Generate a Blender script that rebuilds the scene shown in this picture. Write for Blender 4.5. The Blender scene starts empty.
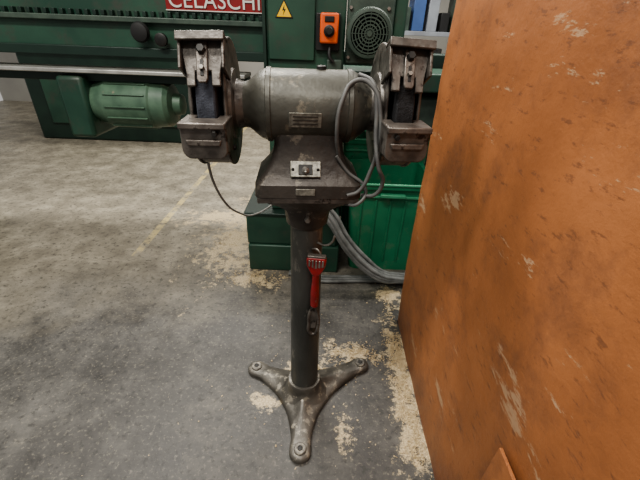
import bpy, bmesh, math, random
from mathutils import Vector, Matrix, noise
random.seed(4)
S=bpy.context.scene
C=S.collection
rad=math.radians

# ---------------------------------------------------------------- materials
def mat(name,c1,c2=None,rough=.55,metal=0.0,scale=12,bump=.15,bscale=60,c3=None,t3=.62,s3=5,detail=6,stretch=(1,1,1),w3=.06):
    m=bpy.data.materials.new(name); m.use_nodes=True
    nt=m.node_tree; N=nt.nodes; L=nt.links
    b=N['Principled BSDF']
    b.inputs['Roughness'].default_value=rough; b.inputs['Metallic'].default_value=metal
    tc=N.new('ShaderNodeTexCoord'); mp=N.new('ShaderNodeMapping'); mp.inputs['Scale'].default_value=stretch
    L.new(tc.outputs['Object'],mp.inputs['Vector'])
    c2=c2 or tuple(x*.75 for x in c1)
    n=N.new('ShaderNodeTexNoise'); n.inputs['Scale'].default_value=scale; n.inputs['Detail'].default_value=detail
    L.new(mp.outputs[0],n.inputs['Vector'])
    r=N.new('ShaderNodeValToRGB'); r.color_ramp.elements[0].position=.35; r.color_ramp.elements[1].position=.65
    r.color_ramp.elements[0].color=(*c2,1); r.color_ramp.elements[1].color=(*c1,1)
    L.new(n.outputs['Fac'],r.inputs['Fac'])
    out=r.outputs['Color']
    if c3:
        n3=N.new('ShaderNodeTexNoise'); n3.inputs['Scale'].default_value=s3; n3.inputs['Detail'].default_value=8
        n3.inputs['Roughness'].default_value=.7
        L.new(mp.outputs[0],n3.inputs['Vector'])
        r3=N.new('ShaderNodeValToRGB'); r3.color_ramp.elements[0].position=t3; r3.color_ramp.elements[1].position=t3+w3
        L.new(n3.outputs['Fac'],r3.inputs['Fac'])
        mx=N.new('ShaderNodeMixRGB'); L.new(r3.outputs['Color'],mx.inputs['Fac']); L.new(out,mx.inputs['Color1'])
        mx.inputs['Color2'].default_value=(*c3,1); out=mx.outputs['Color']
    L.new(out,b.inputs['Base Color'])
    if bump:
        nb=N.new('ShaderNodeTexNoise'); nb.inputs['Scale'].default_value=bscale; nb.inputs['Detail'].default_value=4
        L.new(mp.outputs[0],nb.inputs['Vector'])
        bp=N.new('ShaderNodeBump'); bp.inputs['Strength'].default_value=bump; bp.inputs['Distance'].default_value=.004
        L.new(nb.outputs['Fac'],bp.inputs['Height']); L.new(bp.outputs[0],b.inputs['Normal'])
    return m

M_body=mat('aged_grey_enamel',(.130,.128,.108),(.072,.071,.060),rough=.40,metal=.3,scale=9,c3=(.20,.18,.14),t3=.58,s3=16,bump=.3)
M_guard=mat('worn_guard_metal',(.17,.155,.138),(.070,.062,.055),rough=.40,metal=.45,scale=22,c3=(.040,.032,.028),t3=.55,s3=24,bump=.4)
M_rest=mat('worn_tool_rest_metal',(.22,.198,.175),(.10,.085,.075),rough=.38,metal=.5,scale=30,c3=(.055,.044,.037),t3=.57,s3=30,bump=.4)
M_bright=mat('worn_steel',(.40,.38,.35),(.22,.21,.19),rough=.35,metal=.8,scale=40)
M_dark=mat('dark_steel',(.035,.033,.03),(.015,.015,.015),rough=.5,metal=.3,scale=30)
M_base=mat('cast_iron_brown',(.082,.072,.062),(.042,.036,.032),rough=.40,metal=.35,scale=10,c3=(.17,.15,.12),t3=.58,s3=18,bump=.35)
M_ped=mat('pedestal_grey',(.105,.106,.096),(.05,.051,.047),rough=.40,metal=.3,scale=7,c3=(.19,.18,.155),t3=.57,s3=16,bump=.45,stretch=(1,1,.45))
M_foot=mat('cast_base_grey',(.145,.135,.117),(.07,.065,.056),rough=.42,metal=.35,scale=14,c3=(.27,.245,.20),t3=.55,s3=26,bump=.5)
M_wheelL=mat('abrasive_blue_grey',(.062,.070,.090),(.032,.037,.050),rough=.9,scale=60,bump=.6,bscale=250)
M_wheelR=mat('wire_wheel_black',(.022,.022,.025),(.007,.007,.008),rough=.8,scale=120,bump=1,bscale=300)
M_red=mat('red_paint',(.32,.022,.024),(.18,.015,.014),rough=.42,scale=20,c3=(.17,.09,.075),t3=.56,s3=45)
M_cable=mat('grey_cable',(.12,.12,.115),(.07,.07,.07),rough=.55,scale=30,bump=0)
M_cableL=mat('pale_cable',(.30,.30,.28),(.2,.2,.19),rough=.55,scale=30,bump=0)
M_hose=mat('grey_hose',(.17,.175,.17),(.09,.095,.09),rough=.5,scale=20,bump=.1)
M_green=mat('machine_green_paint',(.032,.085,.055),(.018,.055,.037),rough=.42,scale=4,c3=(.05,.06,.046),t3=.53,s3=6,w3=.15,bump=.08)
M_greend=mat('machine_dark_green',(.014,.036,.025),(.009,.024,.018),rough=.45,scale=5,bump=.08)
M_greenm=mat('motor_grey_green',(.07,.10,.078),(.04,.062,.05),rough=.45,scale=14,bump=.1)
M_greenL=mat('motor_light_green',(.095,.165,.11),(.055,.105,.07),rough=.5,scale=14,c3=(.2,.2,.14),t3=.58,s3=8,bump=.1)
M_bin=mat('green_plastic',(.022,.175,.085),(.014,.13,.062),rough=.42,scale=5,c3=(.08,.16,.10),t3=.55,s3=9,w3=.15,bump=.05)
M_binL=mat('green_plastic_rim',(.06,.27,.15),(.035,.19,.10),rough=.4,scale=10,bump=.05)
M_alu=mat('aluminium_rail',(.50,.50,.47),(.34,.34,.32),rough=.4,metal=.5,scale=10)
M_orangeb=mat('orange_plastic',(.75,.13,.03),(.6,.10,.025),rough=.45,scale=10,bump=0)
M_black=mat('black_plastic',(.012,.012,.012),(.02,.02,.02),rough=.45,scale=10,bump=0)
M_yellow=mat('yellow_label',(.85,.55,.03),(.8,.5,.03),rough=.5,scale=10,bump=0)
M_plate=mat('nameplate_metal',(.30,.29,.25),(.13,.125,.105),rough=.4,metal=.4,scale=90,bump=.1)
M_sign=mat('red_sign_paint',(.27,.02,.02),(.19,.015,.015),rough=.4,scale=10,bump=0)
M_white=mat('white_lettering',(.70,.69,.63),(.6,.59,.55),rough=.5,scale=10,bump=0)
M_wall=mat('wall_paint',(.34,.33,.30),(.27,.26,.24),rough=.8,scale=1.5,bump=.05)
M_wood2=mat('timber',(.38,.27,.15),(.28,.19,.10),rough=.7,scale=6,stretch=(8,1,1))
M_card=mat('cardboard',(.36,.25,.15),(.30,.2,.12),rough=.8,scale=6)
M_blue=mat('blue_paint',(.05,.10,.25),(.04,.08,.2),rough=.5,scale=6)
M_rack=mat('rack_grey',(.25,.27,.30),(.18,.19,.21),rough=.5,scale=6)
M_chip=mat('sawdust_chips',(.60,.48,.30),(.36,.28,.16),rough=.85,scale=60,bump=0)

# ---------------------------------------------------------------- helpers
def link(o,parent):
    C.objects.link(o)
    if parent: o.parent=parent
    return o
def empty(name,loc=(0,0,0),rz=0,parent=None):
    e=bpy.data.objects.new(name,None); e.empty_display_size=.05; e.location=loc; e.rotation_euler=(0,0,rz)
    return link(e,parent)
def fin(bm,name,m,parent,smooth=True,bevel=0,seg=2,ang=35):
    bmesh.ops.recalc_face_normals(bm,faces=bm.faces[:])
    me=bpy.data.meshes.new(name); bm.to_mesh(me); bm.free()
    if m: me.materials.append(m)
    o=bpy.data.objects.new(name,me); link(o,parent)
    if smooth:
        for p in me.polygons: p.use_smooth=True
        try: me.set_sharp_from_angle(angle=rad(ang))
        except Exception: pass
    if bevel:
        md=o.modifiers.new('bevel','BEVEL'); md.width=bevel; md.segments=seg; md.limit_method='ANGLE'; md.angle_limit=rad(35)
    return o
def box(name,x0,x1,y0,y1,z0,z1,m,parent,bevel=.003,top=None):
    bm=bmesh.new()
    tx,ty=top if top else (0,0)
    P=[(x0,y0,z0),(x1,y0,z0),(x1,y1,z0),(x0,y1,z0),(x0+tx,y0+ty,z1),(x1-tx,y0+ty,z1),(x1-tx,y1-ty,z1),(x0+tx,y1-ty,z1)]
    v=[bm.verts.new(p) for p in P]
    for f in [(0,1,2,3),(4,5,6,7),(0,1,5,4),(1,2,6,5),(2,3,7,6),(3,0,4,7)]: bm.faces.new([v[i] for i in f])
    return fin(bm,name,m,parent,bevel=bevel)
def obox(name,c,s,rot,m,parent,bevel=.002):
    o=box(name,-s[0]/2,s[0]/2,-s[1]/2,s[1]/2,-s[2]/2,s[2]/2,m,parent,bevel)
    o.location=c; o.rotation_euler=rot; return o
def lathe(name,prof,axis,origin,m,parent,seg=48,bevel=0):
    bm=bmesh.new(); rings=[]
    def pt(h,r,a):
        c,s=r*math.cos(a),r*math.sin(a)
        if axis=='x': p=(h,c,s)
        elif axis=='y': p=(c,h,s)
        else: p=(c,s,h)
        return Vector(p)+Vector(origin)
    for h,r in prof:
        rings.append([bm.verts.new(pt(h,max(r,1e-4),2*math.pi*i/seg)) for i in range(seg)])
    for a,b in zip(rings,rings[1:]):
        for i in range(seg):
            j=(i+1)%seg; bm.faces.new((a[i],a[j],b[j],b[i]))
    bm.faces.new(rings[0]); bm.faces.new(rings[-1])
    return fin(bm,name,m,parent,bevel=bevel,ang=28)
def prism(name,pts,plane,a,b,m,parent,bevel=.002):
    bm=bmesh.new()
    def P(p,h):
        if plane=='xz': return (p[0],h,p[1])
        if plane=='yz': return (h,p[0],p[1])
        return (p[0],p[1],h)
    A=[bm.verts.new(P(p,a)) for p in pts]; B=[bm.verts.new(P(p,b)) for p in pts]
    bm.faces.new(A); bm.faces.new(B[::-1]); n=len(pts)
    for i in range(n):
        j=(i+1)%n; bm.faces.new((A[i],A[j],B[j],B[i]))
    return fin(bm,name,m,parent,bevel=bevel)
def tube(name,pts,r,m,parent,cyc=False,res=10):
    cu=bpy.data.curves.new(name,'CURVE'); cu.dimensions='3D'; cu.bevel_depth=r; cu.bevel_resolution=4; cu.resolution_u=res; cu.use_fill_caps=True
    sp=cu.splines.new('BEZIER'); sp.bezier_points.add(len(pts)-1)
    for b,p in zip(sp.bezier_points,pts):
        b.co=p; b.handle_left_type=b.handle_right_type='AUTO'
    sp.use_cyclic_u=cyc
    cu.materials.append(m)
    return link(bpy.data.objects.new(name,cu),parent)
def hexbolt(name,c,axis,r,h,m,parent):
    return lathe(name,[(0,r),(h*.75,r),(h,r*.8)],axis,c,m,parent,seg=6)

# ---------------------------------------------------------------- floor & wall
def floor():
    bm=bmesh.new()
    v=[bm.verts.new(p) for p in [(-6,-3,0),(6,-3,0),(6,7,0),(-6,7,0)]]
    bm.faces.new(v)
    m=bpy.data.materials.new('stained_concrete'); m.use_nodes=True
    nt=m.node_tree;N=nt.nodes;L=nt.links;b=N['Principled BSDF']
    tc=N.new('ShaderNodeTexCoord'); V=tc.outputs['Object']
    def noi(s,d=6,r=.6,vec=None):
        n=N.new('ShaderNodeTexNoise'); n.inputs['Scale'].default_value=s;n.inputs['Detail'].default_value=d;n.inputs['Roughness'].default_value=r
        L.new(vec or V,n.inputs['Vector']); return n
    def ramp(src,stops):
        r=N.new('ShaderNodeValToRGB'); cr=r.color_ramp
        while len(cr.elements)<len(stops): cr.elements.new(.5)
        for e,(p,c) in zip(cr.elements,stops): e.position=p; e.color=(*c,1) if len(c)==3 else c
        L.new(src,r.inputs['Fac']); return r.outputs['Color']
    def mix(f,a,c):
        x=N.new('ShaderNodeMixRGB'); 
        if isinstance(f,float): x.inputs['Fac'].default_value=f
        else: L.new(f,x.inputs['Fac'])
        if isinstance(a,tuple): x.inputs['Color1'].default_value=(*a,1)
        else: L.new(a,x.inputs['Color1'])
        if isinstance(c,tuple): x.inputs['Color2'].default_value=(*c,1)
        else: L.new(c,x.inputs['Color2'])
        return x.outputs['Color']
    def math_(op,a,c=None,d=None):
        x=N.new('ShaderNodeMath'); x.operation=op
        for i,q in enumerate((a,c,d)):
            if q is None: continue
            if isinstance(q,(int,float)): x.inputs[i].default_value=q
            else: L.new(q,x.inputs[i])
        return x.outputs[0]
    base=ramp(noi(4.0,10,.72).outputs['Fac'],[(.34,(.030,.028,.026)),(.5,(.064,.061,.056)),(.66,(.115,.109,.098))])
    light=ramp(noi(5.5,10,.72).outputs['Fac'],[(.32,(.13,.115,.088)),(.5,(.235,.210,.163)),(.66,(.36,.325,.255))])
    sep=N.new('ShaderNodeSeparateXYZ'); L.new(V,sep.inputs[0]); X,Y=sep.outputs[0],sep.outputs[1]
    d=math_('SUBTRACT',math_('ADD',Y,math_('MULTIPLY',noi(2.6,9,.68).outputs['Fac'],1.5)),math_('MULTIPLY',X,.25))
    mask=ramp(math_('MULTIPLY',d,.3),[(.68,(0,0,0)),(.92,(1,1,1))])
    col=mix(mask,base,light)
    sc=ramp(noi(14,9,.75).outputs['Fac'],[(.56,(0,0,0)),(.66,(1,1,1))])
    col=mix(math_('MULTIPLY',sc,.30),col,(.19,.175,.14))
    sp=ramp(noi(75,4,.65).outputs['Fac'],[(.56,(0,0,0)),(.66,(1,1,1))])
    col=mix(math_('MULTIPLY',sp,.5),col,(.22,.20,.16))
    sp2=ramp(noi(36,5,.68).outputs['Fac'],[(.36,(1,1,1)),(.46,(0,0,0))])
    col=mix(math_('MULTIPLY',sp2,.65),col,(.024,.023,.021))
    fine=noi(22,9,.78).outputs['Fac']; coarse=noi(6,4,.6).outputs['Fac']
    spots=[(-.60,2.2,.17,.36),(-.40,1.76,.13,.07),(.19,1.20,.14,.05),(.385,1.12,.055,.24),(.385,.84,.055,.24),(.41,1.64,.07,.08),
           (-.45,2.6,.20,.35),(-.75,2.55,.25,.12),(.02,1.09,.10,.04),(-.20,.93,.05,.03),(.12,.80,.03,.05)]
    tot=None
    for (x,y,sx,sy) in spots:
        a=math_('POWER',math_('ABSOLUTE',math_('DIVIDE',math_('SUBTRACT',X,x),sx)),2.0)
        c=math_('POWER',math_('ABSOLUTE',math_('DIVIDE',math_('SUBTRACT',Y,y),sy)),2.0)
        g=math_('SUBTRACT',1.0,math_('MULTIPLY',math_('SQRT',math_('ADD',a,c)),.7))
        tot=g if tot is None else math_('MAXIMUM',tot,g)
    tot=math_('ADD',math_('MAXIMUM',tot,-1.6),math_('ADD',math_('MULTIPLY',math_('SUBTRACT',fine,.5),6.0),math_('MULTIPLY',math_('SUBTRACT',coarse,.5),3.0)))
    dm=ramp(tot,[(.24,(0,0,0)),(.62,(1,1,1))])
    dust=ramp(noi(150,3).outputs['Fac'],[(.35,(.30,.235,.14)),(.65,(.58,.48,.31))])
    col=mix(dm,col,dust)
    ln=math_('LESS_THAN',math_('ABSOLUTE',math_('ADD',X,1.2)),.024)
    ln=math_('MULTIPLY',ln,math_('GREATER_THAN',Y,1.95))
    ln=math_('MULTIPLY',ln,ramp(noi(9,6,.7).outputs['Fac'],[(.42,(0,0,0)),(.55,(1,1,1))]))
    col=mix(math_('MULTIPLY',ln,.75),col,(.52,.42,.20))
    L.new(col,b.inputs['Base Color'])
    rr=ramp(noi(4,5).outputs['Fac'],[(.3,(.38,.38,.38)),(.7,(.62,.62,.62))]); L.new(rr,b.inputs['Roughness'])
    bp=N.new('ShaderNodeBump'); bp.inputs['Strength'].default_value=.3; bp.inputs['Distance'].default_value=.004
    L.new(noi(70,5,.7).outputs['Fac'],bp.inputs['Height']); L.new(bp.outputs[0],b.inputs['Normal'])
    return fin(bm,'floor',m,None,smooth=False)
floor()
box('wall_back',-6,6,7,7.12,0,3.2,M_wall,None,0)

def sawdust():
    bm=bmesh.new(); R=random.Random(11)
    for (x,y,sx,sy,n) in [(.385,1.15,.026,.16,1300),(.375,.85,.026,.16,1300),(.20,1.20,.11,.035,650),(.41,1.62,.03,.05,250),(-.40,1.77,.10,.04,600),(-.58,2.2,.11,.22,1000),(.03,1.10,.08,.03,300),(.1,1.0,.3,.3,260)]:
        for _ in range(n):
            px,py=R.gauss(x,sx),R.gauss(y,sy)
            if px>.414 or noise.noise(Vector((px*14,py*14,2)))<-.14: continue
            if (px+.042)**2+(py-.975)**2<.09**2: continue
            if py>1.83 and px>-.45: continue
            s=R.uniform(.0012,.0040); h=R.uniform(.001,.004); a=R.uniform(0,6.28)
            c=Vector((px,py,h))
            u=Vector((math.cos(a),math.sin(a),R.uniform(-.4,.4)))*s; v=Vector((-math.sin(a),math.cos(a),R.uniform(-.4,.4)))*s*R.uniform(.3,.9)
            q=[bm.verts.new(c+k) for k in (-u-v,u-v,u+v,-u+v)]; bm.faces.new(q)
            tp=bm.verts.new(c+Vector((0,0,s*.5)))
            for i in range(4): bm.faces.new((q[i],q[(i+1)%4],tp))
    fin(bm,'sawdust',M_chip,None,smooth=False)
sawdust()

# ---------------------------------------------------------------- pedestal grinder
G=empty('pedestal_grinder',(-.042,.975,0))
feet=[(-.213,.107),(.242,.148),(0,-.246)]
def tripod():
    def sd(x,y):
        ds=[]
        for fx,fy in feet:
            L_=math.hypot(fx,fy); ux,uy=fx/L_,fy/L_
            t=max(0,min(1,(x*ux+y*uy)/L_))
            d=math.hypot(x-fx*t,y-fy*t)
            w=.060*(1-t)**1.1+.025
            ds.append(d-w)
            ds.append(math.hypot(x-fx,y-fy)-.033)
        ds.append(math.hypot(x,y)-.075)
        k=.013
        return -k*math.log(sum(math.exp(-q/k) for q in ds))
    n=540; out=[]
    for i in range(n):
        a=2*math.pi*i/n; r=.4
        while r>.02 and sd(r*math.cos(a),r*math.sin(a))>0: r-=.001
        out.append((a,r))
    bm=bmesh.new(); rings=[]
    fr=[1,1,.985,.96,.92,.86,.8,.72,.64,.55,.46,.38,.3,.22]
    for k,f in enumerate(fr):
        ring=[]
        for a,r in out:
            rr=r*f; x,y=rr*math.cos(a),rr*math.sin(a)
            if k==0: z=0
            elif k==1: z=.014
            else:
                dep=-sd(x,y)
                z=.014+.012*(1-math.exp(-dep/.006))
                rib=0
                for fx,fy in feet:
                    L_=math.hypot(fx,fy); ux,uy=fx/L_,fy/L_
                    t=(x*ux+y*uy)/L_; dd=abs(-x*uy+y*ux)
                    if t>0: rib=max(rib,.030*max(0,1-t*1.15)*math.exp(-(dd/.026)**2))
                z+=rib+.035*math.exp(-(rr/.075)**2)
            ring.append(bm.verts.new((x,y,z)))
        rings.append(ring)
    for a,b in zip(rings,rings[1:]):
        for i in range(n):
            j=(i+1)%n; bm.faces.new((a[i],a[j],b[j],b[i]))
    bm.faces.new(rings[0]); bm.faces.new(rings[-1])
    fin(bm,'tripod_base',M_foot,G,ang=50)
    for i,(fx,fy) in enumerate(feet):
        lathe(f'foot_boss_{i+1}',[(.020,.023),(.031,.022),(.033,.019),(.033,.010),(.028,.009)],'z',(fx,fy,0),M_foot,G,seg=32)
        lathe(f'foot_hole_{i+1}',[(.029,.0085),(.0335,.0085)],'z',(fx,fy,0),M_dark,G,seg=24)
tripod()
lathe('column_hub',[(.03,.095),(.05,.078),(.068,.069),(.085,.066),(.098,.065),(.103,.062),(.104,.053)],'z',(0,0,0),M_foot,G,seg=64)
lathe('column',[(.05,.054),(.12,.0535),(.45,.051),(.80,.0495),(.84,.052)],'z',(0,0,0),M_ped,G,seg=64)
H=empty('head',(0,0,0),rad(4),G)
def head():
    bm=bmesh.new(); rings=[]
    seg=48
    for z,rx,ry,sq in [(.795,.052,.052,0),(.805,.062,.060,0),(.835,.066,.064,.2),(.862,.070,.068,.5),(.882,.085,.08,.8),(.896,.105,.09,1),(.905,.118,.098,1)]:
        ring=[]
        for i in range(seg):
            a=2*math.pi*i/seg; c,s=math.cos(a),math.sin(a)
            q=max(abs(c),abs(s)); f=(1/q)*sq*.9+1*(1-sq*.9)
            ring.append(bm.verts.new((rx*c*f,ry*s*f,z)))
        rings.append(ring)
    for a,b in zip(rings,rings[1:]):
        for i in range(seg):
            j=(i+1)%seg; bm.faces.new((a[i],a[j],b[j],b[i]))
    bm.faces.new(rings[0]); bm.faces.new(rings[-1])
    fin(bm,'column_head',M_base,H)
head()
hexbolt('head_bolt',(0,-.064,.84),'y',.009,-.012,M_bright,H)
box('pedestal_top_plate',-.134,.134,-.105,.105,.905,.921,M_guard,H,.003)
def plinth():
    bm=bmesh.new(); rings=[]; 
    prof=[(.922,.140,.108),(.956,.138,.106),(.962,.132,.101),(.985,.112,.088),(1.01,.098,.078),(1.035,.090,.070),(1.075,.086,.064)]
    for z,hx,hy in prof:
        ring=[]
        rc=.022
        for cx,cy,a0 in [(1,1,0),(-1,1,90),(-1,-1,180),(1,-1,270)]:
            for k in range(7):
                a=rad(a0+90*k/6)
                ring.append(bm.verts.new((cx*(hx-rc)+rc*math.cos(a),cy*(hy-rc)+rc*math.sin(a),z)))
        rings.append(ring)
    n=len(rings[0])
    for a,b in zip(rings,rings[1:]):
        for i in range(n):
            j=(i+1)%n; bm.faces.new((a[i],a[j],b[j],b[i]))
    bm.faces.new(rings[0]); bm.faces.new(rings[-1])
    fin(bm,'grinder_plinth',M_base,H,ang=30)
plinth()
tilt=rad(-32)
obox('switch_plate',(-.008,-.0905,.996),(.078,.004,.042),(tilt,0,0),M_plate,H,.002)
obox('switch_frame',(-.008,-.0935,.996),(.036,.004,.026),(tilt,0,0),M_dark,H,.001)
lathe('switch_collar',[(0,.009),(-.008,.009),(-.009,.006)],'y',(-.008,-.094,.996),M_bright,H,seg=16)
lathe('switch_toggle',[(0,.003),(-.022,.004),(-.024,.002)],'y',(-.008,-.098,.998),M_bright,H,seg=12)
for sx in(-1,1): lathe(f'switch_screw_{sx}',[(0,.004),(-.003,.004),(-.004,.002)],'y',(-.008+sx*.032,-.092,.996),M_dark,H,seg=12)
obox('maker_plate',(-.008,-.1085,.94),(.05,.003,.018),(0,0,0),M_plate,H,.001)
for sx in (-1,1):
    hexbolt(f'plinth_bolt_{sx}',(sx*.118,-.088,.957),'z',.008,.010,M_dark,H)
ZC=1.134
half=[(.0,.087),(.092,.087),(.094,.0895),(.104,.0895),(.106,.086),(.120,.081),(.132,.072),(.142,.063),(.150,.057),(.170,.053),(.185,.052),(.187,.045),(.21,.045)]
prof=[(-h,r) for h,r in half[::-1]]+half[1:]
lathe('motor_housing',prof,'x',(0,0,ZC),M_body,H,seg=72)
a=rad(-12)
obox('motor_nameplate',(-.010,-.0875*math.cos(a),ZC+.0875*math.sin(a)),(.078,.003,.036),(rad(12),0,0),M_plate,H,.001)
for k in range(3):
    obox(f'nameplate_line_{k+1}',(-.010,-.0875*math.cos(a)-.0018-.0019*(1-k),ZC+.0875*math.sin(a)+.009-.009*k),(.06,.003,.0022),(rad(12),0,0),M_base,H,0)
lathe('motor_lifting_eye',[(0,.012),(.008,.012),(.010,.008)],'z',(0.03,0,ZC+.086),M_dark,H,seg=20)
for q in (-1,1):
    for k in range(4):
        t=rad(35+90*k)
        hexbolt(f'end_bell_bolt_{q}_{k}',(q*.109,-.078*math.cos(t),ZC+.078*math.sin(t)),'x',.006,q*.008,M_dark,H)
def arc(r,a0,a1,n=40):
    return [(-r*math.cos(rad(a0+(a1-a0)*i/n)),ZC+r*math.sin(rad(a0+(a1-a0)*i/n))) for i in range(n+1)]
for s,tag in ((-1,'left'),(1,'right')):
    cx=-.232 if s<0 else .218
    wm=M_wheelL if s<0 else M_wheelR
    lathe(f'{tag}_wheel',[(-.021,.03),(-.021,.122),(-.018,.126),(.018,.126),(.021,.122),(.021,.03)],'x',(cx,0,ZC),wm,H,seg=80)
    lathe(f'{tag}_wheel_flange',[(-.028,.035),(-.026,.045),(.026,.045),(.028,.035)],'x',(cx,0,ZC),M_bright,H)
    ro,ri=.146,.138
    prism(f'{tag}_guard_shell',arc(ro,52,318)+arc(ri,318,52),'yz',cx-.038,cx+.038,M_guard,H,.002)
    for q,nm in ((-s,'inner'),(s,'outer')):
        x=cx+q*.038
        prism(f'{tag}_guard_{nm}_plate',arc(.150,56,322),'yz',x-.004,x+.004,M_guard,H,.003)
    lathe(f'{tag}_cover_boss',[(0,.075),(s*.010,.072),(s*.018,.055),(s*.020,.0)],'x',(cx+s*.041,.01,ZC),M_guard,H)
    lathe(f'{tag}_inner_boss',[(0,.085),(-s*.008,.082),(-s*.012,.06),(-s*.04,.052)],'x',(cx-s*.041,0.0,ZC),M_guard,H)
    for k in range(3):
        t=rad(60+120*k)
        hexbolt(f'{tag}_inner_cover_bolt_{k+1}',(cx-s*.041,-.11*math.cos(t),ZC+.11*math.sin(t)),'x',.007,-s*.007,M_dark,H)
    E=empty(f'{tag}_spark_bracket',(cx,-.098,ZC+.101),0,H)
    E.rotation_euler=(rad(-28),rad(-2 if s<0 else 3),rad(0))
    w=.045
    prism(f'{tag}_bracket_plate',[(-w,.05),(w,.05),(w*.98,.02),(w*.80,-.028),(w*.80,-.052),(w*.38,-.052),(w*.38,-.02),(-w*.38,-.02),(-w*.38,-.052),(-w*.80,-.052),(-w*.80,-.028),(-w*.98,.02)],'xz',-.005,.005,M_guard,E,.002)
    box(f'{tag}_bracket_flange',-w-.006,w+.006,-.026,.012,.046,.053,M_rest,E,.002)
    box(f'{tag}_bracket_lip',-w-.006,w+.006,-.030,-.022,.034,.053,M_guard,E,.002)
    box(f'{tag}_side_web_a',-w-.004,-w+.003,-.02,.05,-.02,.048,M_guard,E,.002)
    box(f'{tag}_side_web_b',w-.003,w+.004,-.02,.05,-.02,.048,M_guard,E,.002)
    prism(f'{tag}_adjuster_bar',[(-.012,.046),(.012,.046),(.012,-.04),(.008,-.048),(-.008,-.048),(-.012,-.04)],'xz',-.014,-.006,M_rest,E,.002)
    box(f'{tag}_adjuster_slot',-.0035,.0035,-.0155,-.0135,-.034,.000,M_dark,E,0)
    hexbolt(f'{tag}_adjuster_bolt',(0,-.013,.020),'y',.010,-.012,M_dark,E)
    hexbolt(f'{tag}_adjuster_nut',(0,-.014,-.018),'y',.006,-.008,M_bright,E)
    R=empty(f'{tag}_tool_rest',(cx,0,ZC-.015),0,H)
    R.scale=(.86,1,1)
    prism(f'{tag}_rest_table',[(-.058,-.188),(.058,-.188),(.058,-.10),(.028,-.10),(.028,-.134),(-.028,-.134),(-.028,-.10),(-.058,-.10)],'xy',-.007,.007,M_rest,R,.003)
    pts=[(-.058,.004),(.058,.004),(.058,-.045)]
    for k in range(7):
        t=rad(0-90*k/6); pts.append((.036+.022*math.cos(t),-.050+.024*math.sin(t)))
    for k in range(7):
        t=rad(-90-90*k/6); pts.append((-.036+.022*math.cos(t),-.050+.024*math.sin(t)))
    pts.append((-.058,-.045))
    prism(f'{tag}_rest_skirt',pts,'xz',-.176,-.166,M_guard,R,.003)
    prism(f'{tag}_rest_rib',[(-.046,-.030),(.046,-.030),(.040,-.044),(-.040,-.044)],'xz',-.182,-.174,M_rest,R,.003)
    for q in (-1,1):
        prism(f'{tag}_rest_cheek_{q}',[(-.17,.004),(-.08,.004),(-.08,-.03),(-.12,-.066),(-.17,-.06)],'yz',q*.054-.004,q*.054+.004,M_guard,R,.002)
    hexbolt(f'{tag}_rest_bolt',(s*-.03,-.182,-.016),'y',.007,-.007,M_dark,R)
    box(f'{tag}_rest_arm',-.05,.05,-.13,-.075,-.075,-.060,M_guard,R,.003)
tube('motor_lead_1',[(.078,-.075,1.02),(.066,-.098,1.09),(.074,-.092,1.16),(.108,-.070,1.205),(.145,-.085,1.195),(.165,-.105,1.14),(.165,-.115,1.06),(.155,-.11,1.0),(.128,-.112,.945),(.10,-.114,.935)],.0052,M_cable,H)
tube('motor_lead_2',[(.12,-.03,1.215),(.148,-.075,1.20),(.156,-.10,1.15),(.158,-.12,1.08),(.168,-.14,1.02),(.185,-.13,.98),(.17,-.12,.94),(.14,-.10,.93)],.0052,M_cable,H)
tube('motor_lead_3',[(.07,-.085,1.03),(.10,-.085,.99),(.15,-.10,.945),(.13,-.12,.915),(.10,-.09,.90)],.0045,M_cable,H)
tube('column_hook',[(.035,-.035,.748),(.060,-.055,.752),(.078,-.065,.770),(.084,-.066,.79)],.0035,M_bright,G)
tube('hook_eye',[(.02,-.05,.735),(.035,-.066,.742),(.045,-.070,.728),(.035,-.068,.712)],.003,M_bright,G)

D=empty('wheel_dresser',(-.008,.903,.690)); D.rotation_euler=(rad(2),rad(1),rad(-4))
prism('dresser_head',[(-.030,.024),(-.026,.032),(.026,.032),(.030,.024),(.028,.002),(.018,-.020),(.010,-.034),(-.010,-.034),(-.018,-.020),(-.028,.002)],'xz',-.012,.010,M_red,D,.004)
for k in range(5):
    x=-.020+.010*k
    box(f'dresser_cutter_{k+1}',x-.0028,x+.0028,-.0155,-.009,-.002+abs(k-2)*.003,.026,M_bright,D,.001)
box('dresser_cap',-.028,.028,-.010,.008,.030,.038,M_guard,D,.003)
lathe('dresser_handle',[(-.165,.008),(-.158,.013),(-.11,.0145),(-.06,.011),(-.028,.011)],'z',(0,-.001,0),M_red,D,seg=24)
tube('dresser_hanging_loop',[(0,0,-.16),(-.014,-.002,-.195),(-.016,-.002,-.24),(-.010,-.002,-.285),(.004,-.002,-.29),(.014,-.002,-.265),(.014,-.002,-.20),(0,0,-.16)],.0055,M_guard,D)
prism('dresser_end_tang',[(-.010,-.16),(.010,-.16),(.014,-.20),(.007,-.262),(-.009,-.262),(-.014,-.20)],'xz',-.003,.003,M_guard,D,.001)

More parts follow.
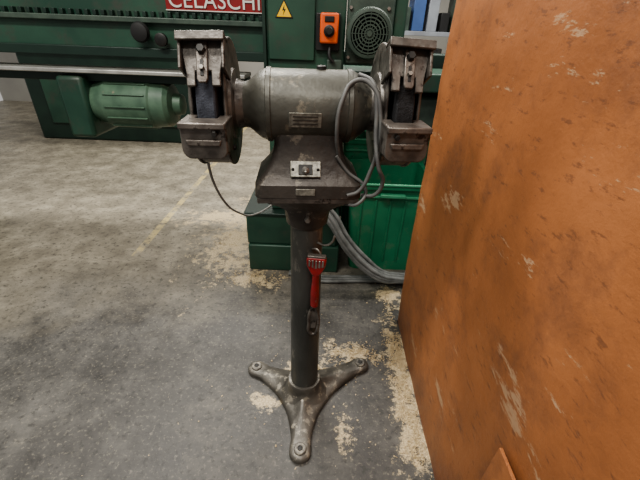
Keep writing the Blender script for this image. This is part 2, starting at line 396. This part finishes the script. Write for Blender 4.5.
# ---------------------------------------------------------------- orange partition panel
def panel():
    m=bpy.data.materials.new('worn_orange_board'); m.use_nodes=True
    nt=m.node_tree;N=nt.nodes;L=nt.links;b=N['Principled BSDF']
    tc=N.new('ShaderNodeTexCoord')
    def noi(s,d,r,st=(1,1,1),rot=0):
        mp=N.new('ShaderNodeMapping'); mp.inputs['Scale'].default_value=st; mp.inputs['Rotation'].default_value=(rot,0,0)
        L.new(tc.outputs['Object'],mp.inputs['Vector'])
        n=N.new('ShaderNodeTexNoise'); n.inputs['Scale'].default_value=s;n.inputs['Detail'].default_value=d;n.inputs['Roughness'].default_value=r
        L.new(mp.outputs[0],n.inputs['Vector']); return n.outputs['Fac']
    def ramp(src,stops):
        r=N.new('ShaderNodeValToRGB'); cr=r.color_ramp
        while len(cr.elements)<len(stops): cr.elements.new(.5)
        for e,(p,c) in zip(cr.elements,stops): e.position=p; e.color=(*c,1)
        L.new(src,r.inputs['Fac']); return r.outputs['Color']
    def mix(f,a,c,k=1.0):
        x=N.new('ShaderNodeMixRGB'); 
        mm=N.new('ShaderNodeMath'); mm.operation='MULTIPLY'; mm.inputs[1].default_value=k; L.new(f,mm.inputs[0]); L.new(mm.outputs[0],x.inputs['Fac'])
        L.new(a,x.inputs['Color1']); x.inputs['Color2'].default_value=(*c,1); return x.outputs['Color']
    col=ramp(noi(2.5,6,.6,(1,1,.6)),[(.3,(.25,.095,.036)),(.5,(.34,.132,.050)),(.7,(.42,.17,.068))])
    col=mix(ramp(noi(5,9,.72),[(.50,(0,0,0)),(.70,(1,1,1))]),col,(.15,.066,.038),.7)
    col=mix(ramp(noi(70,8,.7,(1,.3,1)),[(.58,(0,0,0)),(.64,(1,1,1))]),col,(.13,.058,.034),.6)
    col=mix(ramp(noi(5,10,.76,(1,.45,1.6),.7),[(.605,(0,0,0)),(.63,(1,1,1))]),col,(.50,.35,.22),.65)
    col=mix(ramp(noi(16,10,.78,(1,.25,1.2),-.5),[(.64,(0,0,0)),(.66,(1,1,1))]),col,(.55,.40,.26),.55)
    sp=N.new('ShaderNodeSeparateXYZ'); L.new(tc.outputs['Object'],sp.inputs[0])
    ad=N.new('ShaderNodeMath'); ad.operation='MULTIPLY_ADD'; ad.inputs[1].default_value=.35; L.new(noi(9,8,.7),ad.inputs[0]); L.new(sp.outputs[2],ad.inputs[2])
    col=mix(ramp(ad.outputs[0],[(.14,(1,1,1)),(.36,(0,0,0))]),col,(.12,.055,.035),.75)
    L.new(col,b.inputs['Base Color']); b.inputs['Roughness'].default_value=.5
    bp=N.new('ShaderNodeBump'); bp.inputs['Strength'].default_value=.45; bp.inputs['Distance'].default_value=.007
    L.new(noi(12,8,.7),bp.inputs['Height']); L.new(bp.outputs[0],b.inputs['Normal'])
    bm=bmesh.new(); ny,nz=70,70; y0,y1,z0,z1=-.5,1.47,0,2.1
    def pos(i,j,side):
        y=y0+(y1-y0)*i/ny; z=z0+(z1-z0)*j/nz
        w=.006*noise.noise(Vector((y*2.5,z*2.5,3)))+.003*noise.noise(Vector((y*9,z*9,7)))
        edge=(max(0,(y-1.40))/.07)**2
        x=.421+w+ .006*edge + (0 if side==0 else .030-.004*edge)
        if i==ny: y+= -.006+.006*noise.noise(Vector((z*9,1,1)))- (.02*math.exp(-(z/.05)**2))
        return (x,y,z)
    gr={}
    for s in (0,1):
        for i in range(ny+1):
            for j in range(nz+1): gr[s,i,j]=bm.verts.new(pos(i,j,s))
    for i in range(ny):
        for j in range(nz):
            bm.faces.new((gr[0,i,j],gr[0,i+1,j],gr[0,i+1,j+1],gr[0,i,j+1]))
            bm.faces.new((gr[1,i,j],gr[1,i,j+1],gr[1,i+1,j+1],gr[1,i+1,j]))
    for i in range(ny):
        for j in (0,nz): bm.faces.new((gr[0,i,j],gr[0,i+1,j],gr[1,i+1,j],gr[1,i,j]))
    for j in range(nz):
        for i in (0,ny): bm.faces.new((gr[0,i,j],gr[0,i,j+1],gr[1,i,j+1],gr[1,i,j]))
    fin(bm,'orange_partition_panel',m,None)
    return m
MP=panel()
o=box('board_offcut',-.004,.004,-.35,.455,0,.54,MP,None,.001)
o.location=(.378,0,.0); o.rotation_euler=(0,rad(3.0),0)

# ---------------------------------------------------------------- woodworking machine
W=empty('woodworking_machine',(0,0,0))
box('base_skid',-.43,.115,1.85,2.75,0,.18,M_green,W,.008)
box('base_housing',-.435,.10,1.865,2.5,.18,.38,M_green,W,.01)
box('base_housing_lip',-.445,.105,1.855,2.5,.375,.39,M_greend,W,.004)
box('base_vent',-.20,.02,1.862,1.87,.06,.14,M_greend,W,.002)
box('column_cabinet',-.29,.08,1.92,2.5,.39,1.75,M_green,W,.01)
box('cabinet_door',-.275,-.06,1.905,1.925,1.18,1.70,M_green,W,.004)
box('cabinet_side_strip',-.30,-.285,1.90,1.95,1.0,1.75,M_greend,W,.002)
box('rear_panel',.08,1.2,2.66,2.78,.0,1.20,M_greend,W,.01)
box('table_arm',.08,1.2,2.2,2.6,1.02,1.12,M_green,W,.01)
box('table_arm_lower',.25,1.2,2.35,2.6,.78,.98,M_greenm,W,.02)
box('switch_box_back',-.055,.055,1.895,1.92,1.225,1.375,M_black,W,.004)
box('switch_box_orange',-.036,.046,1.855,1.90,1.255,1.375,M_orangeb,W,.008)
lathe('switch_button_ring',[(0,.024),(-.008,.024),(-.010,.02)],'y',(.005,1.855,1.305),M_black,W,seg=32)
lathe('switch_button',[(0,.016),(-.016,.017),(-.02,.013)],'y',(.005,1.85,1.305),M_dark,W,seg=32)
box('switch_window',-.016,.026,1.850,1.856,1.340,1.362,M_black,W,.002)
box('junction_box',.0,.07,1.88,1.92,1.09,1.19,M_greenm,W,.006)
tube('machine_conduit',[(.01,1.88,1.24),(.012,1.87,1.2),(.03,1.87,1.18)],.008,M_black,W)
prism('warning_triangle_border',[(-.240,1.350),(-.160,1.350),(-.20,1.422)],'xz',1.902,1.905,M_black,W,0)
prism('warning_triangle',[(-.233,1.354),(-.167,1.354),(-.20,1.413)],'xz',1.9005,1.902,M_yellow,W,0)
prism('warning_bolt_symbol',[(-.198,1.400),(-.208,1.378),(-.200,1.380),(-.205,1.360),(-.192,1.384),(-.199,1.383)],'xz',1.8995,1.9005,M_black,W,0)
box('motor_mount_plate',.085,.30,1.93,1.96,1.17,1.47,M_greenm,W,.01)
lathe('fan_motor_body',[(0,.088),(-.03,.10),(-.035,.104),(-.065,.104),(-.075,.098),(-.078,.085)],'y',(.185,1.93,1.30),M_greenm,W,seg=64)
for k,r in enumerate((.080,.066,.052,.038,.024)):
    lathe(f'fan_grille_ring_{k+1}',[(0,r),(-.004,r),(-.004,r-.006),(0,r-.006)],'y',(.185,1.853,1.30),M_greenm,W,seg=48)
lathe('fan_grille_dark',[(0,.084),(-.001,.084)],'y',(.185,1.853,1.30),M_dark,W,seg=48)
for k in range(8):
    a=math.pi*k/8
    obox(f'fan_grille_spoke_{k+1}',(.185,1.8495,1.30),(.165,.003,.003),(0,a,0),M_greenm,W,0)
lathe('fan_grille_hub',[(0,.012),(-.006,.011)],'y',(.185,1.850,1.30),M_greenm,W,seg=24)
for i,(x,z) in enumerate(((.10,1.2),(.27,1.2),(.10,1.40),(.27,1.40))): hexbolt(f'mount_bolt_{i+1}',(x,1.93,z),'y',.009,-.01,M_bright,W)
box('motor_side_bracket',.30,.36,1.95,2.3,1.10,1.60,M_green,W,.01)
box('beam',-3.3,-.29,2.10,2.5,1.16,1.75,M_green,W,.012)
box('beam_lower_ledge',-3.3,-.30,2.06,2.12,1.155,1.20,M_greend,W,.004)
box('beam_mid_rail',-3.3,-.30,2.07,2.12,1.31,1.335,M_greenm,W,.004)
for i in range(56):
    x=-2.6+i*.041
    box(f'rack_tooth_{i+1}',x,x+.018,2.075,2.105,1.337,1.360,M_greend,W,.002)
box('sign_plate',-.80,-.315,2.088,2.102,1.368,1.470,M_sign,W,.003)
box('sign_border_low',-.80,-.315,2.084,2.09,1.368,1.372,M_white,W,0)
cu=bpy.data.curves.new('sign_letters','FONT'); cu.body='CELASCHI'; cu.size=.098; cu.extrude=.002; cu.space_character=1.04
cu.materials.append(M_white)
t=link(bpy.data.objects.new('sign_letters',cu),W); t.location=(-.785,2.085,1.382); t.rotation_euler=(rad(90),0,0)
box('guide_rail',-3.3,-.42,2.02,2.2,1.075,1.095,M_alu,W,.004)
box('guide_rail_under',-3.3,-.42,2.08,2.18,1.03,1.075,M_greend,W,.004)
box('beam_leg',-3.3,-2.7,2.1,2.7,0,1.16,M_green,W,.015)
lathe('feed_motor',[(-1.30,.06),(-1.295,.10),(-1.22,.125),(-1.20,.135),(-.96,.135),(-.95,.128),(-.88,.122),(-.86,.105),(-.85,.06),(-.81,.055),(-.80,.03)],'x',(0,2.15,.915),M_greenL,W,seg=56)
for k in range(14):
    a=2*math.pi*k/14
    obox(f'feed_motor_fin_{k+1}',(-1.08,2.15+.136*math.cos(a),.915+.136*math.sin(a)),(.22,.006,.014),(a-math.pi/2,0,0),M_greenL,W,.001)
box('feed_motor_bracket',-1.2,-.95,2.1,2.3,1.03,1.08,M_greend,W,.004)
box('feed_gearbox',-1.42,-1.28,2.02,2.3,.74,1.06,M_green,W,.02)
lathe('hand_knob',[(0,.02),(-.02,.045),(-.03,.047),(-.045,.04),(-.05,.02)],'y',(-.93,2.07,1.27),M_black,W,seg=32)
lathe('hand_knob_b',[(0,.02),(-.02,.03),(-.04,.03),(-.045,.02)],'y',(-.83,2.07,1.24),M_dark,W,seg=32)

# ---------------------------------------------------------------- tubs
def binbox(name,x0,x1,y0,y1,z0,z1):
    B=empty(name,((x0+x1)/2,(y0+y1)/2,z0))
    hx,hy,h=(x1-x0)/2,(y1-y0)/2,z1-z0; t=.006; k=.04
    bm=bmesh.new()
    def ring(hx,hy,z,rc=.04):
        r=[]
        for cx,cy,a0 in [(1,1,0),(-1,1,90),(-1,-1,180),(1,-1,270)]:
            for q in range(6):
                a=rad(a0+90*q/5); r.append(bm.verts.new((cx*(hx-rc)+rc*math.cos(a),cy*(hy-rc)+rc*math.sin(a),z)))
        return r
    R=[ring(hx-k,hy-k,0),ring(hx-.012,hy-.012,h-.05),ring(hx-.012,hy-.012,h-.03),ring(hx+.006,hy+.006,h-.028),ring(hx+.008,hy+.008,h),ring(hx-.018,hy-.018,h),ring(hx-k-t,hy-k-t,.012)]
    n=len(R[0])
    for a,b in zip(R,R[1:]):
        for i in range(n):
            j=(i+1)%n; bm.faces.new((a[i],a[j],b[j],b[i]))
    bm.faces.new(R[0]); bm.faces.new(R[-1])
    fin(bm,'tub_body',M_bin,B,ang=30)
    for i in range(5):
        x=-hx+.08+i*(2*hx-.16)/4
        obox(f'tub_rib_{i+1}',(x,-hy+.026,h*.48),(.012,.014,h*.72),(rad(3.0),0,0),M_bin,B,.003)
    obox('tub_band',(0,-hy+.006,h-.075),(2*hx-.06,.012,.014),(0,0,0),M_binL,B,.003)
    obox('tub_handle',(0,-hy-.012,h-.06),(.14,.03,.022),(0,0,0),M_binL,B,.006)
    tube('tub_rim_bead',[(-hx+.03,-hy-.004,h),(-hx+.1,-hy-.006,h),(0,-hy-.006,h),(hx-.1,-hy-.006,h),(hx-.03,-hy-.004,h)],.008,M_binL,B)
    return B
binbox('plastic_tub',.15,.64,1.87,2.34,.0,.585)
binbox('plastic_tub.001',.12,.72,2.38,2.63,.0,.70)

HB=empty('hose_bundle',(0,0,0))
for k in range(9):
    d=.024*(k%3); e=.024*(k//3)
    wob=random.uniform(-.015,.015)
    tube(f'hose_{k+1}',[(-.04,1.78+e,.50-d*.3),(.05+wob,1.74+e,.45-d),(.15+wob,1.69+e,.31-d),(.27,1.66+e,.19-d*.9+wob),(.37,1.66+e,.12-d*.7),(.46,1.70+e,.08-d*.4),(.60,1.72+e,.03-d*.2+.03)],.0115,M_hose,HB)
for k in range(3):
    tube(f'floor_hose_{k+1}',[(.62,1.74+.028*k,.014),(.40,1.76+.02*k,.014),(.2,1.75+.022*k,.014),(.0,1.74+.025*k,.014),(-.18,1.80+.012*k,.014)],.010,M_hose,HB)
tube('power_cord',[(-.26,1.0,1.06),(-.33,1.03,.99),(-.355,1.08,.93),(-.36,1.2,.765),(-.348,1.4,.61),(-.325,1.55,.53),(-.27,1.72,.50),(-.2,1.9,.52)],.0045,M_cableL,None)

# ---------------------------------------------------------------- background storage
K=empty('storage_rack',(0,0,0))
for x in (.7,1.9,3.1):
    for y in (4.2,4.8): box(f'rack_post_{x}_{y}',x-.03,x+.03,y-.03,y+.03,0,2.3,M_rack,K,.003)
for i,z in enumerate((.3,.85,1.30,1.75)):
    box(f'rack_shelf_{i+1}',.68,3.12,4.17,4.83,z,z+.04,M_rack,K,.003)
    x=.76
    while x<2.9:
        w=random.uniform(.06,.14); h=random.uniform(.12,.34)
        mm=random.choice([M_card,M_blue,M_dark,M_greenm,M_alu,M_rack,M_black])
        box(f'stored_item_{i}_{int(x*100)}',x,x+w*.9,4.25,4.25+random.uniform(.2,.45),z+.04,z+.04+h,mm,K,.006)
        x+=w+.02
LS=empty('timber_stack',(0,0,0))
for j in range(4):
    for i in range(5):
        box(f'timber_{j}_{i}',-2.9,-.6+random.uniform(-.1,.1),5.6+i*.16,5.74+i*.16,.1+j*.11,.2+j*.11,M_wood2,LS,.004)
for i in range(4): box(f'bearer_{i}',-2.8+i*.7,-2.7+i*.7,5.55,6.4,0,.1,M_wood2,LS,.003)
CB=empty('far_machine',(0,0,0))
box('cabinet_body',-3.6,-1.6,4.6,5.3,.0,1.0,M_greend,CB,.02)
box('cabinet_top',-3.65,-1.55,4.55,5.35,1.0,1.06,M_alu,CB,.008)
box('cabinet_panel',-3.4,-1.8,4.58,4.6,.2,.85,M_green,CB,.01)

# ---------------------------------------------------------------- lights
def area(name,loc,sx,sy,pw,col=(1,.96,.89),rot=(0,0,0)):
    l=bpy.data.lights.new(name,'AREA'); l.shape='RECTANGLE'; l.size=sx; l.size_y=sy; l.energy=pw; l.color=col
    o=bpy.data.objects.new(name,l); o.location=loc; o.rotation_euler=rot; C.objects.link(o)
area('ceiling_lamp',(-1.2,.2,3.4),1.6,.4,95)
area('ceiling_lamp.001',(-1.0,2.6,3.4),1.6,.4,110)
area('ceiling_lamp.002',(1.4,2.6,3.4),1.6,.4,75)
area('ceiling_lamp.003',(0.2,-1.2,3.4),1.6,.4,45)
area('ceiling_lamp.004',(-.6,5,3.4),2.4,.4,100)
w=bpy.data.worlds.new('World'); S.world=w; w.use_nodes=True
w.node_tree.nodes['Background'].inputs[0].default_value=(1,.98,.94,1)
w.node_tree.nodes['Background'].inputs[1].default_value=.42
try: S.view_settings.look='AgX - Medium High Contrast'
except Exception: pass

# ---------------------------------------------------------------- camera
cam=bpy.data.cameras.new('camera'); co=bpy.data.objects.new('camera',cam); C.objects.link(co)
cam.sensor_width=36; cam.lens=20.25; cam.clip_start=.02
roll=rad(2.2)
base=Matrix.Rotation(rad(60),4,'X')
co.matrix_world=Matrix.Translation((0,0,1.3))@base@Matrix.Rotation(roll,4,'Z')
S.camera=co
